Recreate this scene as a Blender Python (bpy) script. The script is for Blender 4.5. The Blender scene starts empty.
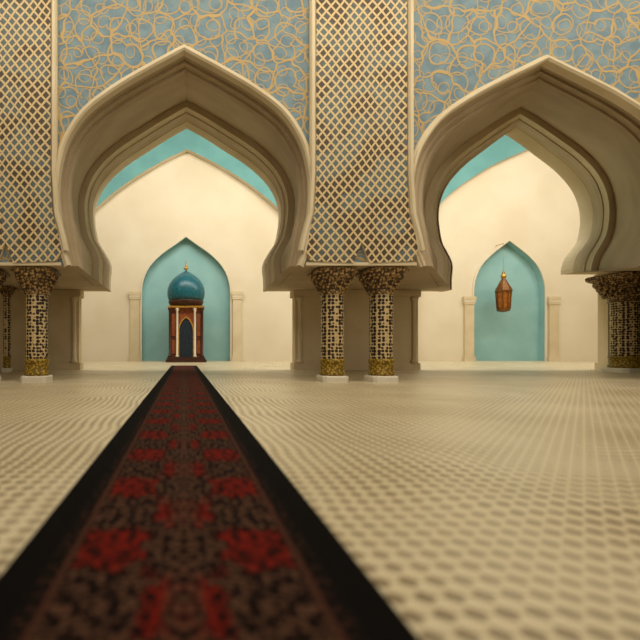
import bpy, bmesh, math
from mathutils import Vector
from mathutils.geometry import tessellate_polygon
sc = bpy.context.scene
try:
    sc.view_settings.view_transform = 'Standard'
except Exception: pass

# ---------------------------------------------------------------- colours
def srgb(h):
    h = h.lstrip('#'); o = []
    for i in (0, 2, 4):
        c = int(h[i:i+2], 16)/255
        o.append(c/12.92 if c <= 0.04045 else ((c+0.055)/1.055)**2.4)
    return (*o, 1)

class NT:
    def __init__(s, name, rough=0.7, metal=0.0, spec=0.3):
        s.m = bpy.data.materials.new(name); s.m.use_nodes = True
        s.t = s.m.node_tree; s.b = s.t.nodes['Principled BSDF']
        s.b.inputs['Roughness'].default_value = rough
        s.b.inputs['Metallic'].default_value = metal
        s.b.inputs['Specular IOR Level'].default_value = spec
        s._c = None
    def n(s, k, **kw):
        nd = s.t.nodes.new(k)
        for a, v in kw.items(): setattr(nd, a, v)
        return nd
    def put(s, sock, v):
        if isinstance(v, bpy.types.NodeSocket): s.t.links.new(v, sock)
        else: sock.default_value = v
    def M(s, op, a, b=0.0, c=0.0):
        nd = s.n('ShaderNodeMath', operation=op)
        s.put(nd.inputs[0], a); s.put(nd.inputs[1], b); s.put(nd.inputs[2], c)
        return nd.outputs[0]
    def xyz(s):
        tc = s.n('ShaderNodeTexCoord'); sp = s.n('ShaderNodeSeparateXYZ')
        s.t.links.new(tc.outputs['Object'], sp.inputs[0]); s.obj = tc.outputs['Object']
        return sp.outputs[0], sp.outputs[1], sp.outputs[2]
    def vec(s, x, y, z=0.0):
        nd = s.n('ShaderNodeCombineXYZ')
        s.put(nd.inputs[0], x); s.put(nd.inputs[1], y); s.put(nd.inputs[2], z)
        return nd.outputs[0]
    def mix(s, f, a, b):
        nd = s.n('ShaderNodeMix', data_type='RGBA')
        s.put(nd.inputs[0], f); s.put(nd.inputs[6], a); s.put(nd.inputs[7], b)
        return nd.outputs[2]
    def noise(s, v, scale, detail=3, out=0):
        nd = s.n('ShaderNodeTexNoise'); s.put(nd.inputs['Vector'], v)
        nd.inputs['Scale'].default_value = scale; nd.inputs['Detail'].default_value = detail
        return nd.outputs[out]
    def voro(s, v, scale, feature='F1', rnd=1.0, out='Distance', dim='3D'):
        nd = s.n('ShaderNodeTexVoronoi', feature=feature, voronoi_dimensions=dim); s.put(nd.inputs['Vector'], v)
        nd.inputs['Scale'].default_value = scale; nd.inputs['Randomness'].default_value = rnd
        return nd.outputs[out]
    def step(s, v, lo, hi):
        nd = s.n('ShaderNodeMapRange', interpolation_type='SMOOTHSTEP')
        s.put(nd.inputs[0], v); nd.inputs[1].default_value = lo; nd.inputs[2].default_value = hi
        return nd.outputs[0]
    def col(s, v): s.put(s.b.inputs['Base Color'], v)
    def bump(s, h, st=0.3, d=0.05):
        nd = s.n('ShaderNodeBump'); nd.inputs['Strength'].default_value = st
        nd.inputs['Distance'].default_value = d
        s.put(nd.inputs['Height'], h); s.t.links.new(nd.outputs[0], s.b.inputs['Normal'])

def plaster(name, c1, c2, rough=0.8, scale=0.6):
    k = NT(name, rough); k.xyz()
    a = k.noise(k.obj, scale, 5)
    k.col(k.mix(k.step(a, .3, .7), srgb(c1), srgb(c2)))
    k.bump(k.noise(k.obj, 14, 3), .12, .02)
    return k.m

m_cream = plaster('cream_plaster', '#dcd1b9', '#d4c7ac', .85, .25)
m_stone = plaster('tan_stone', '#baa789', '#ac9879', .75)
m_trim = plaster('pale_trim_stone', '#d4c5a5', '#c8b794', .6)
m_pier = plaster('pier_stone', '#cfbc97', '#c2ad84', .8)
m_teal = plaster('teal_plaster', '#6ba09f', '#629696', .8)
m_niche = plaster('pale_teal_plaster', '#8fb9b8', '#85b0b0', .8)
m_white = plaster('white_marble', '#dcd4c2', '#cfc6b0', .4)
m_ceil = plaster('ceiling_plaster', '#b8ad98', '#a99e88', .9)

def mk_spandrel():
    k = NT('blue_gold_mosaic', .55); x, y, z = k.xyz()
    v = k.vec(x, z, 0)
    def warp(amp, sc_, ofs):
        nz = k.noise(v, sc_, 1, 1)
        add = k.n('ShaderNodeVectorMath', operation='MULTIPLY_ADD')
        k.put(add.inputs[0], nz); add.inputs[1].default_value = (amp, amp, 0); k.put(add.inputs[2], v)
        ad = k.n('ShaderNodeVectorMath', operation='ADD'); k.put(ad.inputs[0], add.outputs[0]); ad.inputs[1].default_value = (ofs, ofs*1.7, 0)
        return ad.outputs[0]
    def ring(src, rad, w):
        r = k.M('ABSOLUTE', k.M('SUBTRACT', src, rad))
        return k.M('SUBTRACT', 1, k.step(r, w, w*1.9))
    d1 = k.voro(warp(.7, 1.3, 0), 1.2, 'DISTANCE_TO_EDGE', .75, dim='2D')
    l1 = k.M('SUBTRACT', 1, k.step(d1, .025, .043))
    # interlaced scroll arcs
    l2 = ring(k.voro(warp(.35, 1.2, 7.3), 1.35, 'F1', .6, dim='2D'), .43, .022)
    l3 = ring(k.voro(warp(.3, 1.3, 3.1), 2.0, 'F1', .7, dim='2D'), .33, .026)
    L = k.M('MAXIMUM', l1, k.M('MAXIMUM', k.M('MULTIPLY', l2, .9), k.M('MULTIPLY', l3, .8)))
    base = k.mix(k.step(k.noise(v, 2.5, 5), .35, .65), srgb('#5f7783'), srgb('#748a90'))
    k.col(k.mix(L, base, srgb('#b3965f')))
    k.bump(L, .5, .04)
    return k.m
m_span = mk_spandrel()

def mk_lattice():
    k = NT('woven_lattice', .55); x, y, z = k.xyz()
    nz = k.noise(k.obj, .8, 1)
    xx = k.M('ADD', x, k.M('MULTIPLY', nz, .25))
    zz = k.M('MULTIPLY', z, .85)
    K = math.pi/.265
    u0 = k.M('MULTIPLY', k.M('ADD', xx, zz), K); v0 = k.M('MULTIPLY', k.M('SUBTRACT', xx, zz), K)
    u = k.M('ABSOLUTE', k.M('SINE', u0)); v = k.M('ABSOLUTE', k.M('SINE', v0))
    par = k.M('MULTIPLY', k.M('COSINE', u0), k.M('COSINE', v0))
    over = k.step(par, -.05, .05)
    su = k.M('SUBTRACT', 1, k.step(u, .38, .50)); sv = k.M('SUBTRACT', 1, k.step(v, .38, .50))
    L = k.M('MAXIMUM', su, sv)
    eu = k.M('MULTIPLY', su, k.step(u, .26, .38)); ev = k.M('MULTIPLY', sv, k.step(v, .26, .38))
    edge = k.M('ADD', k.M('MULTIPLY', eu, over), k.M('MULTIPLY', ev, k.M('SUBTRACT', 1, over)))
    gap = k.mix(k.step(k.noise(k.obj, 1.2, 2), .42, .6), srgb('#4e4030'), srgb('#5d6867'))
    c = k.mix(L, gap, srgb('#d3bb8a'))
    c = k.mix(k.M('MULTIPLY', edge, .55), c, srgb('#84693c'))
    k.col(c); k.bump(L, .7, .05)
    return k.m
m_lat = mk_lattice()

def mk_shaft():
    k = NT('pierced_column_inlay', .5); k.xyz()
    d = k.voro(k.obj, 9.5, 'F1', .35)
    f = k.step(d, .46, .54)
    c = k.mix(f, srgb('#2a1c12'), srgb('#c2a978'))
    k.col(c); k.bump(f, .6, .03); return k.m
m_shaft = mk_shaft()
def mk_cap():
    k = NT('carved_capital', .5); k.xyz()
    d = k.voro(k.obj, 11, 'F1', .6)
    f = k.step(d, .3, .6)
    k.col(k.mix(f, srgb('#b08e58'), srgb('#4a3722'))); k.bump(f, -.7, .04); return k.m
m_cap = mk_cap()
def mk_gold():
    k = NT('aged_gold_base', .45, .1); k.xyz()
    k.col(k.mix(k.step(k.voro(k.obj, 14, 'F1', .9), .25, .6), srgb('#b09032'), srgb('#6b5416'))); return k.m
m_gold = mk_gold()
def simple(name, c1, c2, rough=.5, metal=0, scale=6):
    k = NT(name, rough, metal); k.xyz()
    k.col(k.mix(k.step(k.noise(k.obj, scale, 4), .35, .65), srgb(c1), srgb(c2))); return k.m
m_brass = simple('polished_brass', '#c99a42', '#a87a2e', .3, .7)
def mk_dome():
    k = NT('turquoise_dome_tile', .35, 0, .45); x, y, z = k.xyz()
    d = k.voro(k.obj, 5, 'DISTANCE_TO_EDGE', .8)
    k.col(k.mix(k.step(d, .03, .09), srgb('#1f6f7c'), srgb('#0b505f'))); return k.m
m_dome = mk_dome()
m_wood = simple('reddish_wood', '#8d4a26', '#6f3519', .45)
m_dwood = simple('dark_wood', '#4a2a18', '#351c10', .5)
m_black = simple('dark_blue_door', '#1c2d3a', '#141c22', .5)  # near-black blue of the shrine's arched door
m_lant = simple('lantern_bronze', '#7d5222', '#5f3a18', .4, .3)
m_glass = simple('lantern_amber_glass', '#a0621f', '#84481a', .35)

def mk_floor():
    k = NT('patterned_marble_floor', .36, 0, .5); x, y, z = k.xyz()
    wob = k.noise(k.obj, .45, 2)
    xx = k.M('ADD', x, k.M('MULTIPLY', wob, .5)); yy = k.M('ADD', y, k.M('MULTIPLY', wob, .5))
    def lat(per):
        K = 2*math.pi/per
        a = k.M('SINE', k.M('MULTIPLY', k.M('ADD', xx, yy), K*.707))
        b_ = k.M('SINE', k.M('MULTIPLY', k.M('SUBTRACT', xx, yy), K*.707))
        return k.M('MULTIPLY', a, b_)
    p = lat(.165); p2 = lat(.055)
    f = k.step(p, -.1, .5)
    f2 = k.step(p2, .0, .5)
    big = k.noise(k.obj, .7, 2)
    f = k.M('MULTIPLY', f, k.M('ADD', .55, k.M('MULTIPLY', k.step(big, .35, .65), .35)))
    f = k.M('MINIMUM', 1.0, k.M('ADD', f, k.M('MULTIPLY', f2, .2)))
    nb = k.noise(k.obj, .35, 3)
    light = k.mix(k.step(nb, .3, .7), srgb('#e7dab9'), srgb('#dccca6'))
    c = k.mix(f, light, srgb('#7a6647'))
    k.col(c); k.bump(p, .3, .015)
    return k.m
m_floor = mk_floor()

def mk_carpet():
    k = NT('persian_runner_wool', .95, 0, .08); x, y, z = k.xyz()
    ax = k.M('ABSOLUTE', x)
    v = k.vec(ax, y)
    inner = k.M('SUBTRACT', 1, k.step(ax, .50, .52))
    med = k.M('MULTIPLY', k.M('COSINE', k.M('MULTIPLY', ax, 9.0)), k.M('SINE', k.M('MULTIPLY', y, 7.2)))
    vo = k.voro(v, 9, 'F1', .75, dim='2D')
    vo2 = k.voro(v, 22, 'F1', .8, dim='2D')
    ve = k.voro(v, 7, 'DISTANCE_TO_EDGE', .9, dim='2D')
    med2 = k.M('ADD', med, k.M('MULTIPLY', vo, .9))
    red = k.mix(k.step(vo2, .3, .55), srgb('#74190f'), srgb('#50140d'))
    brown = k.mix(k.step(vo2, .25, .5), srgb('#5a3e2e'), srgb('#190f0b'))
    c = k.mix(k.step(med2, .15, .4), red, brown)
    c = k.mix(k.step(vo, .18, .28), srgb('#150b08'), c)
    c = k.mix(k.step(ve, .02, .06), srgb('#1a0e0a'), c)
    cen = k.M('SUBTRACT', 1, k.step(ax, .05, .10))
    c = k.mix(k.M('MULTIPLY', cen, .8), c, brown)
    bord = k.mix(k.step(vo2, .2, .35), srgb('#38241a'), srgb('#0d0908'))
    line = k.M('SUBTRACT', 1, k.step(k.M('ABSOLUTE', k.M('SUBTRACT', ax, .53)), .008, .018))
    bord = k.mix(line, bord, srgb('#4a2c20'))
    plain = k.step(ax, .60, .62)
    bord = k.mix(plain, bord, srgb('#0c0a09'))
    k.col(k.mix(inner, bord, c))
    k.bump(k.noise(k.obj, 120, 2), .3, .01)
    return k.m
m_carpet = mk_carpet()

# ---------------------------------------------------------------- mesh builder
class B:
    def __init__(s, name, mats, loc=(0, 0, 0)):
        s.name, s.mats, s.loc = name, mats, loc; s.bm = bmesh.new()
    def face(s, pts, mi=0, smooth=False):
        vs = [s.bm.verts.new(p) for p in pts]
        f = s.bm.faces.new(vs); f.material_index = mi; f.smooth = smooth
    def grid(s, rows, mi=0, smooth=True, closed=False):
        R = [[s.bm.verts.new(p) for p in r] for r in rows]
        for i in range(len(R)-1):
            n = len(R[i])
            for j in range(n if closed else n-1):
                q = [R[i][j], R[i][(j+1) % n], R[i+1][(j+1) % n], R[i+1][j]]
                try:
                    f = s.bm.faces.new(q); f.smooth = smooth
                    f.material_index = mi[i] if isinstance(mi, (list, tuple)) else mi
                except ValueError: pass
        return R
    def box(s, x0, x1, y0, y1, z0, z1, mi=0):
        P = [(x0,y0,z0),(x1,y0,z0),(x1,y1,z0),(x0,y1,z0),(x0,y0,z1),(x1,y0,z1),(x1,y1,z1),(x0,y1,z1)]
        V = [s.bm.verts.new(p) for p in P]
        for q in ((0,1,5,4),(1,2,6,5),(2,3,7,6),(3,0,4,7),(4,5,6,7),(3,2,1,0)):
            f = s.bm.faces.new([V[i] for i in q]); f.material_index = mi
    def lathe(s, prof, seg=24, mi=0, c=(0, 0), smooth=True, rot=0.0, sq=False):
        rows = []
        for r, z in prof:
            row = []
            for i in range(seg):
                a = rot+2*math.pi*i/seg
                k = r
                if sq: k = r/max(abs(math.cos(a)), abs(math.sin(a)))
                row.append((c[0]+k*math.cos(a), c[1]+k*math.sin(a), z))
            rows.append(row)
        R = s.grid(rows, mi, smooth, True)
        for r_, fl in ((R[0], 1), (R[-1], 0)):
            try:
                f = s.bm.faces.new(r_[::-1] if fl else r_); f.material_index = mi
            except ValueError: pass
    def ball(s, c, r, mi=0, u=8, v=6, sz=1):
        s.lathe([(max(r*math.sin(math.pi*i/v), 1e-3), c[2]-sz*r*math.cos(math.pi*i/v)) for i in range(v+1)], u, mi, (c[0], c[1]))
    def poly(s, pts, y0, y1, mi=0, mi_side=None):
        tri = tessellate_polygon([[Vector((p[0], p[1], 0)) for p in pts]])
        ms = mi if mi_side is None else mi_side
        for Y in (y0, y1):
            V = [s.bm.verts.new((p[0], Y, p[1])) for p in pts]
            for t in tri:
                try:
                    f = s.bm.faces.new([V[i] for i in t]); f.material_index = mi
                except ValueError: pass
        n = len(pts)
        for i in range(n):
            a, b = pts[i], pts[(i+1) % n]
            s.face([(a[0], y0, a[1]), (b[0], y0, b[1]), (b[0], y1, b[1]), (a[0], y1, a[1])], ms)
    def sweep(s, path, sect, mi=0):
        N = normals(path); rows = []
        for (x, z), (nx, nz) in zip(path, N):
            rows.append([(x+nx*o, yy, z+nz*o) for o, yy in sect])
        s.grid(rows, mi, False)
    def done(s, recalc=True):
        if recalc: bmesh.ops.recalc_face_normals(s.bm, faces=s.bm.faces)
        me = bpy.data.meshes.new(s.name); s.bm.to_mesh(me); s.bm.free()
        for m in s.mats: me.materials.append(m)
        o = bpy.data.objects.new(s.name, me); o.location = s.loc
        sc.collection.objects.link(o); return o

def normals(path):
    out = []
    n = len(path)
    for i in range(n):
        a = path[max(i-1, 0)]; b = path[min(i+1, n-1)]
        dx, dz = b[0]-a[0], b[1]-a[1]; L = math.hypot(dx, dz) or 1
        out.append((-dz/L, dx/L))
    return out

def catmull(pts, n):
    P = [Vector((*p, 0)) for p in pts]
    P = [2*P[0]-P[1]]+P+[2*P[-1]-P[-2]]
    d = []
    for i in range(1, len(P)-2):
        for k in range(16):
            t = k/16
            d.append(.5*((2*P[i])+(P[i+1]-P[i-1])*t+(2*P[i-1]-5*P[i]+4*P[i+1]-P[i+2])*t*t+(-P[i-1]+3*P[i]-3*P[i+1]+P[i+2])*t**3))
    d.append(P[-2])
    L = [0]
    for i in range(1, len(d)): L.append(L[-1]+(d[i]-d[i-1]).length)
    out = []; j = 0
    for k in range(n+1):
        s_ = L[-1]*k/n
        while j < len(L)-2 and L[j+1] < s_: j += 1
        t = (s_-L[j])/max(L[j+1]-L[j], 1e-9)
        q = d[j].lerp(d[j+1], min(t, 1)); out.append((q.x, q.y))
    return out

def arch(cx, half, n=44, halfR=None):
    h = catmull(half, n); h[-1] = (0.0, h[-1][1])
    r = h
    if halfR: r = catmull(halfR, n); r[-1] = (0.0, r[-1][1])
    return [(cx-w, z) for w, z in h]+[(cx+w, z) for w, z in r[::-1][1:]]

# ---------------------------------------------------------------- layout (metres)
EYE = 1.0
Y1, Y2, Y3 = 12.0, 20.0, 36.0
S1, S2, S3 = .03, .05, .09
def hz(y, s): return EYE+(350-y)*s
def gx(x, s): return (x-184)*s

FH = [(114,266),(119,250),(123,225),(126,195),(124,167),(116,140),(98,113),(70,91),(40,73),(18,61),(0,51)]
IH = [(80,290),(80,278),(79,264),(85,252),(92,240),(96,215),(93,196),(83,178),(64,160),(40,144),(18,130),(0,120)]
IHR = [(72,272),(72,266),(76,256),(84,247),(92,236),(96,215),(93,196),(83,178),(64,160),(40,144),(18,130),(0,120)]
def half(H, s, ws=1, base=266, ys=1): return [(w*ws*s, hz(base-(base-y)*ys, s)) for w, y in H]
front = [arch(gx(-178,S1), half(FH,S1)), arch(gx(184,S1), half(FH,S1)), arch(gx(545,S1), half(FH,S1,134/126,266,202/212))]
inner = [arch(gx(-150,S2), half(IH,S2,1,290)), arch(gx(187,S2), half(IH,S2,1,290)),
         arch(gx(515,S2), half(IH,S2,78/95,290,163/169), 44, half(IHR,S2,78/95,290,163/169))]
zb1, zb2 = hz(266,S1), hz(290,S2)
TOP1, TOP2 = 15.0, 24.0
XL, XR = -22.0, 46.0

# wall_front (arcade facade)
b = B('wall_front', [m_span, m_trim])
pts = [(XL, TOP1), (XL, zb1)]
for a in front: pts += a
pts += [(XR, zb1), (XR, TOP1)]
tri = tessellate_polygon([[Vector((p[0], p[1], 0)) for p in pts]])
V = [b.bm.verts.new((p[0], Y1, p[1])) for p in pts]
for t in tri:
    try: b.bm.faces.new([V[i] for i in t])
    except ValueError: pass
b.box(XL, gx(-330,S1), Y1, Y1+.6, 0, zb1, 1)
b.box(gx(740,S1), XR, Y1, Y1+.6, 0, zb1, 1)
b.done()

# wall_middle
b = B('wall_middle', [m_pier])
pts = [(XL, TOP2), (XL, 0)]
lows = [108, 108, 95]
for a, lw, c in zip(inner, lows, (-150, 187, 513)):
    l, r = gx(c-lw,S2), gx(c+lw,S2)
    pts += [(l, 0), (l, a[0][1])]+a+[(r, a[-1][1]), (r, 0)]
pts += [(XR, 0), (XR, TOP2)]
b.poly(pts, Y2, Y2+.5)
piers = [(gx(-150+108,S2), gx(187-108,S2), zb2), (gx(187+108,S2), gx(513-95,S2), zb2), (gx(513+95,S2), gx(760,S2), inner[2][-1][1])]
for l, r, zt_ in piers:
    b.box(l-.08, r+.08, Y2-.08, Y2+.58, 0, .35)
    b.box(l-.1, r+.1, Y2-.1, Y2+.6, zt_-.35, zt_-.02)
    for cx_ in (l+.22, r-.22):
        b.lathe([(.17,.35),(.17,.5),(.11,.56),(.11,zt_-.65),(.18,zt_-.45),(.18,zt_-.35)], 12, 0, (cx_, Y2-.08))
b.done()

# vaults between the two arcades
b = B('ceiling_vaults', [m_stone, m_trim])
for fa, ia in zip(front, inner):
    rows = []
    nf, ni = normals(fa), normals(ia)
    R = [(0,0),(.08,0),(.08,-.08),(.13,-.08),(.13,-.15),(.18,-.15),(.18,.04),(.45,.16),(.74,.32),(.74,.04),(.80,-.04),(.80,-.09),(.86,-.09),(.92,-.03),(1,-.05)]
    for t, off in R:
        row = []
        for p, q, n1, n2 in zip(fa, ia, nf, ni):
            nx = n1[0]*(1-t)+n2[0]*t; nz = n1[1]*(1-t)+n2[1]*t
            row.append((p[0]*(1-t)+q[0]*t+nx*off, Y1+(Y2-Y1)*t, p[1]*(1-t)+q[1]*t+nz*off))
        rows.append(row)
    b.grid(rows, [1 if i in (8,9,10) else 0 for i in range(len(R))], False)
for i in range(2):
    b.face([(front[i][-1][0]-.25, Y1, zb1), (front[i+1][0][0]+.25, Y1, zb1), (inner[i+1][0][0]+.1, Y2, zb2), (inner[i][-1][0]-.1, Y2, zb2)])
b.face([(front[2][-1][0]-.25, Y1, zb1), (XR-.02, Y1, zb1), (XR-.02, Y2, inner[2][-1][1]), (inner[2][-1][0]-.1, Y2, inner[2][-1][1])])
b.done()

tn = 0
def trim():
    global tn; tn += 1; return 'trim_%d' % tn
for a in front:
    b = B(trim(), [m_trim])
    b.sweep(a, [(-.03,Y1+.15),(-.03,Y1-.08),(.02,Y1-.13),(.07,Y1-.13),(.10,Y1-.08),(.14,Y1-.08),(.16,Y1-.04),(.16,Y1+.02)])
    b.done()
for a in inner:
    b = B(trim(), [m_trim])
    b.sweep(a, [(.05,Y2+.7),(-.08,Y2+.62),(-.10,Y2+.5),(-.10,Y2-.05),(-.02,Y2-.12)])
    b.done()

# lattice pilaster panels with mouldings
for c in (7, 360, 735):
    X = lambda x: gx(c+x, S1)
    Z = lambda y: hz(y, S1)
    b = B('lattice_panel', [m_lat, m_trim])
    out = [(-45,-110),(-45,180),(-47,215),(-54,240),(-56,252),(-50,262),(-8,264),(-5,256),(0,243),(5,256),(8,264),(50,262),(56,252),(54,240),(47,215),(45,180),(45,-110)]
    b.poly([(X(p), Z(q)) for p, q in out], Y1-.12, Y1-.005, 0, 1)
    for s_ in (-1, 1):
        path = [(X(s_*48.5), Z(-110)), (X(s_*48.5), Z(175)), (X(s_*51), Z(215)), (X(s_*57.5), Z(240)), (X(s_*60), Z(252))]
        b.sweep(path, [(-.08,Y1-.005),(-.08,Y1-.14),(-.04,Y1-.2),(.04,Y1-.2),(.08,Y1-.14),(.08,Y1-.005)], 1)
    b.box(X(-55), X(55), Y1-.1, Y1-.005, Z(266), Z(263), 1)
    b.done()

# ---------------------------------------------------------------- columns
def column(px, Y, top, w=.37, cw=.62, name='mosque_column'):
    s = Y/400
    b = B(name, [m_shaft, m_cap, m_gold, m_white], (gx(px,s), Y, 0))
    ch = .72*cw/.58; zc = top-ch
    b.lathe([(w*1.08,0),(w*1.08,.16),(w*1.0,.2)], 24, 3, sq=True, rot=math.pi/24, smooth=False)
    b.lathe([(w*.98,.2),(w*1.04,.24),(w*1.04,.30),(w*.96,.33),(w*.96,.60),(w*1.02,.63),(w*1.02,.69),(w*.93,.73)], 24, 2)
    b.lathe([(w*.92,.64),(w*.92,zc+.02)], 16, 0, smooth=False)
    b.lathe([(w*.94,zc-.02),(w*1.1,zc+.04),(w*1.02,zc+.1),(w*1.08,zc+.16),(w*1.3,zc+ch*.45),(cw*.93,zc+ch*.66),(cw,zc+ch*.72),(cw,zc+ch*.8)], 24, 1)
    b.lathe([(cw*.86,zc+ch*.78),(cw*1.0,zc+ch*.86),(cw*1.02,top-.06),(cw*.94,top)], 24, 1, sq=True, rot=math.pi/24, smooth=False)
    q = cw/.60
    for i, (rr, zf) in enumerate(((1.06,.26),(1.2,.40),(1.36,.53),(1.52,.68),(1.56,.82))):
        r0 = .37*rr*q; n = 14+2*i
        for k in range(n):
            a = 2*math.pi*(k+.5*(i % 2))/n
            b.ball((r0*math.cos(a), r0*math.sin(a), zc+ch*zf), .062*q, 1, 6, 5, 1.3)
    return b.done()
for px in (-16, 37, 332, 381):
    column(px, Y1+.65, zb1-.005)
column(742, Y1+.65+.0, zb1-.005)
ztR = zb1+(inner[2][-1][1]-zb1)*.75
column(625, 18.0, ztR-.14, .54, 1.0)
column(7, 18.0, 3.85, .17, .34, 'engaged_column')

# ---------------------------------------------------------------- back hall
tealL = [(122,300),(120,255),(110,232),(91,208),(62,184),(30,164),(0,149)]
tealR = [(128,300),(124,245),(104,202),(62,170),(22,151),(0,142)]
ST = 35.4/400
tl = arch(gx(187,ST), [(w*ST, hz(y,ST)) for w, y in tealL])
tr = arch(gx(546,ST), [(w*ST, hz(y,ST)) for w, y in tealR])
b = B('wall_recess', [m_teal, m_cream])
pts = [(XL, TOP2), (XL, 0), (tl[0][0], 0)]+tl+[(tl[-1][0], 0), (tr[0][0], 0)]+tr+[(tr[-1][0], 0), (XR, 0), (XR, TOP2)]
b.poly(pts, 35.4, 35.96, 0, 1)
b.done()
NL = [(44,358),(44,300),(43,283),(37,268),(25,255),(11,245),(0,237)]
NR = [(35.5,358),(35.5,295),(34,280),(28,266),(18,255),(8,247),(0,241)]
nl = arch(gx(186,S3), [(w*S3, hz(y,S3)) for w, y in NL], 24)
nr = arch(gx(509,S3), [(w*S3, hz(y,S3)) for w, y in NR], 24)
for a in (nl, nr):
    a[0] = (a[0][0], 0.0); a[-1] = (a[-1][0], 0.0)
b = B('wall_back', [m_cream, m_niche])
pts = [(XL, TOP2), (XL, 0)]+nl+nr+[(XR, 0), (XR, TOP2)]
b.poly(pts, Y3, Y3+.6, 0, 1)
b.face([(XL, Y3+.6, 0), (XR, Y3+.6, 0), (XR, Y3+.6, TOP2), (XL, Y3+.6, TOP2)], 1)
b.done(False)
for a in (nl, nr):
    b = B(trim(), [m_cream])
    b.sweep(a, [(0,Y3-.005),(0,Y3-.08),(.14,Y3-.08),(.14,Y3-.005)])
    b.done()
def pilaster(px, ytop):
    x = gx(px,S3); zt = hz(ytop,S3)
    b = B(trim(), [m_trim, m_cream])
    Yb = Y3-.005
    b.box(x-.5, x+.5, Y3-.30, Yb, 0, .4)
    b.box(x-.40, x+.40, Y3-.22, Yb, .4, zt-.7, 0)
    b.box(x-.46, x+.46, Y3-.27, Yb, zt-.7, zt-.5)
    b.box(x-.54, x+.54, Y3-.32, Yb, zt-.3, zt)
    b.box(x-.49, x+.49, Y3-.29, Yb, zt-.5, zt-.3, 1)
    b.done()
for p, t in ((135,292),(237,292),(468,297),(552,297)): pilaster(p, t)

# domed shrine
YS = 33.6; SS = YS/400
b = B('domed_shrine', [m_cream, m_dome, m_brass, m_wood, m_black, m_dwood], (gx(186,SS), YS, 0))
zz = lambda y: hz(y, SS)
b.box(-1.65,1.65,-1.3,1.3,0,.22,5)
b.box(-1.55,1.55,-1.2,1.2,.22,.42,5)
zt = zz(309)
b.box(-1.38,1.38,-.9,1.1,.42,zt,3)
for sx in (-1,1):
    for xx in (1.32,.72):
        b.lathe([(.15,.42),(.15,.55),(.09,.6),(.09,zt-.3),(.16,zt-.12),(.16,zt)],10,0 if xx<1 else 5,(sx*xx,-1.02))
    b.box(sx*1.02-.20, sx*1.02+.20, -.96,-.9,.6,1.9,5)
    b.box(sx*1.02-.15, sx*1.02+.15, -.99,-.96,.68,1.82,3)
    b.box(sx*1.02-.20, sx*1.02+.20, -.96,-.9,2.05,zt-.4,5)
    b.box(sx*1.02-.15, sx*1.02+.15, -.99,-.96,2.13,zt-.48,3)
dh = [(.56,.42),(.56,2.5),(.48,3.0),(.26,3.4),(0,3.65)]
b.poly(arch(0, dh, 12), -1.0,-.88,4)
b.sweep(arch(0, dh, 12), [(0,-.9),(0,-1.08),(.1,-1.08),(.1,-.9)],2)
b.box(-1.48,1.48,-1.2,1.2,zt,zt+.14,2)
b.lathe([(1.20,zt+.14),(1.38,zz(305)),(1.46,zz(303)),(1.48,zz(301.5)),(1.40,zz(301))],32,5)
dz = zz(301.3)
dome = [(1.42,0),(1.53,.3),(1.58,.65),(1.54,1.05),(1.40,1.45),(1.12,1.85),(.78,2.15),(.42,2.38),(.18,2.52),(.07,2.62)]
b.lathe([(r,dz+z*.98) for r,z in dome],32,1)
t0 = dz+2.5
b.lathe([(.10,t0),(.06,t0+.1),(.2,t0+.2),(.2,t0+.28),(.06,t0+.38),(.13,t0+.46),(.04,t0+.56),(.02,t0+.9)],12,2)
b.done()

# hanging lantern with chain
YLn = 35.1; SL = YLn/400
zl = lambda y: hz(y, SL)
b = B('hanging_lantern', [m_lant, m_brass, m_glass], (gx(503.5,SL), YLn, 0))
rr = lambda w: w*SL
b.lathe([(rr(2),zl(312)),(rr(5.4),zl(311)),(rr(5.4),zl(309.5)),(rr(4.8),zl(309)),(rr(5.0),zl(308))],8,0,smooth=False)
b.lathe([(rr(5.0),zl(308)),(rr(6.0),zl(292))],8,2,smooth=False)
for i in range(8):
    a = 2*math.pi*i/8
    b.grid([[(rr(r)*math.cos(a)+dx, rr(r)*math.sin(a)+dy, zl(y)) for dx,dy in ((-.04,-.04),(.04,-.04),(.04,.04),(-.04,.04))] for r,y in ((5.1,309),(6.1,291.5))],0,False,True)
b.lathe([(rr(7.0),zl(292)),(rr(7.0),zl(290.5)),(rr(6.2),zl(288)),(rr(4.6),zl(285)),(rr(2.8),zl(281)),(rr(1.4),zl(278))],8,0,smooth=False)
b.lathe([(rr(1.4),zl(278.5)),(rr(2.4),zl(277)),(rr(2.4),zl(275.5)),(rr(.8),zl(274)),(rr(1.5),zl(273)),(rr(.4),zl(271))],12,1)
b.lathe([(.012,zl(271.5)),(.012,zl(243.5))],6,1)
b.box(-.02,.02,-.02,.98,zl(243.5)-.02,zl(243.5)+.02,0)
b.done()

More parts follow.
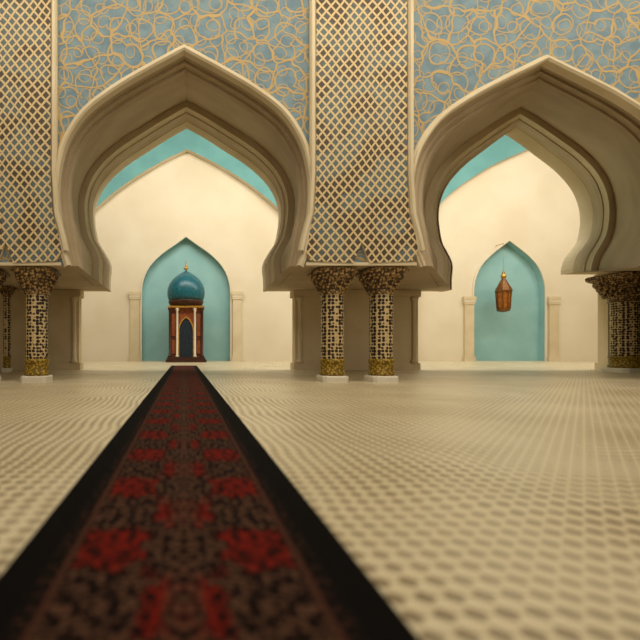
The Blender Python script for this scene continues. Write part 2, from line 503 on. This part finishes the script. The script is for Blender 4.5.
# ---------------------------------------------------------------- shell
b = B('floor', [m_floor]); b.box(XL,XR,-10,37,-.3,0); b.done()
b = B('ceiling', [m_ceil])
b.box(XL,XR,-10,Y2,TOP1,TOP1+.3); b.box(XL,XR,Y2,37,TOP2,TOP2+.3); b.done()
b = B('wall_left', [m_pier]); b.box(XL-.3,XL,-10,37,0,TOP2); b.done()
b = B('wall_right', [m_pier]); b.box(XR,XR+.3,-10,37,0,TOP2); b.done()

# carpet runner
b = B('carpet_runner', [m_carpet])
sec = [(-.80,.0),(-.80,.018),(-.785,.03),(.785,.03),(.80,.018),(.80,.0)]
b.grid([[(x, y, z+.001) for x, z in sec] for y in (-2.0, 0, 5, 10, 15, 20, 25.0)], 0, False)
b.face([(x, 25.0, z+.001) for x, z in sec])
b.done()

# ---------------------------------------------------------------- lights
def area(name, loc, target, sx, sy, power, col):
    l = bpy.data.lights.new(name, 'AREA'); l.shape = 'RECTANGLE'; l.size = sx; l.size_y = sy
    l.energy = power; l.color = col
    o = bpy.data.objects.new(name, l); o.location = loc
    o.rotation_euler = (Vector(target)-Vector(loc)).to_track_quat('-Z','Y').to_euler()
    sc.collection.objects.link(o)
area('hall_light', (2, 22.5, 20), (2, 34, 4), 26, 3, 4100, (1,.945,.85))
area('hall_light', (28, 22.5, 20), (28, 34, 4), 22, 3, 3600, (1,.945,.85))
area('nave_light', (6, 7, 14.5), (6, 12, 2), 30, 5, 2700, (1,.90,.74))
area('rear_fill_light', (6, -9, 6), (6, 14, 2.5), 34, 8, 850, (1,.91,.77))  # added fill from behind the camera, brightens the arcade; no real opening there
w = bpy.data.worlds.new('world'); sc.world = w; w.use_nodes = True
w.node_tree.nodes['Background'].inputs[0].default_value = (1,.92,.80,1)
w.node_tree.nodes['Background'].inputs[1].default_value = .25

# ---------------------------------------------------------------- camera
cd = bpy.data.cameras.new('camera'); cam = bpy.data.objects.new('camera', cd)
sc.collection.objects.link(cam); sc.camera = cam
cam.location = (0, 0, EYE); cam.rotation_euler = (math.pi/2, 0, 0)
cd.sensor_width = 36; cd.lens = 22.5
cd.shift_x = (320-184)/640; cd.shift_y = (350-320)/640
cd.clip_end = 200
cd.dof.use_dof = True; cd.dof.focus_distance = 15; cd.dof.aperture_fstop = .5
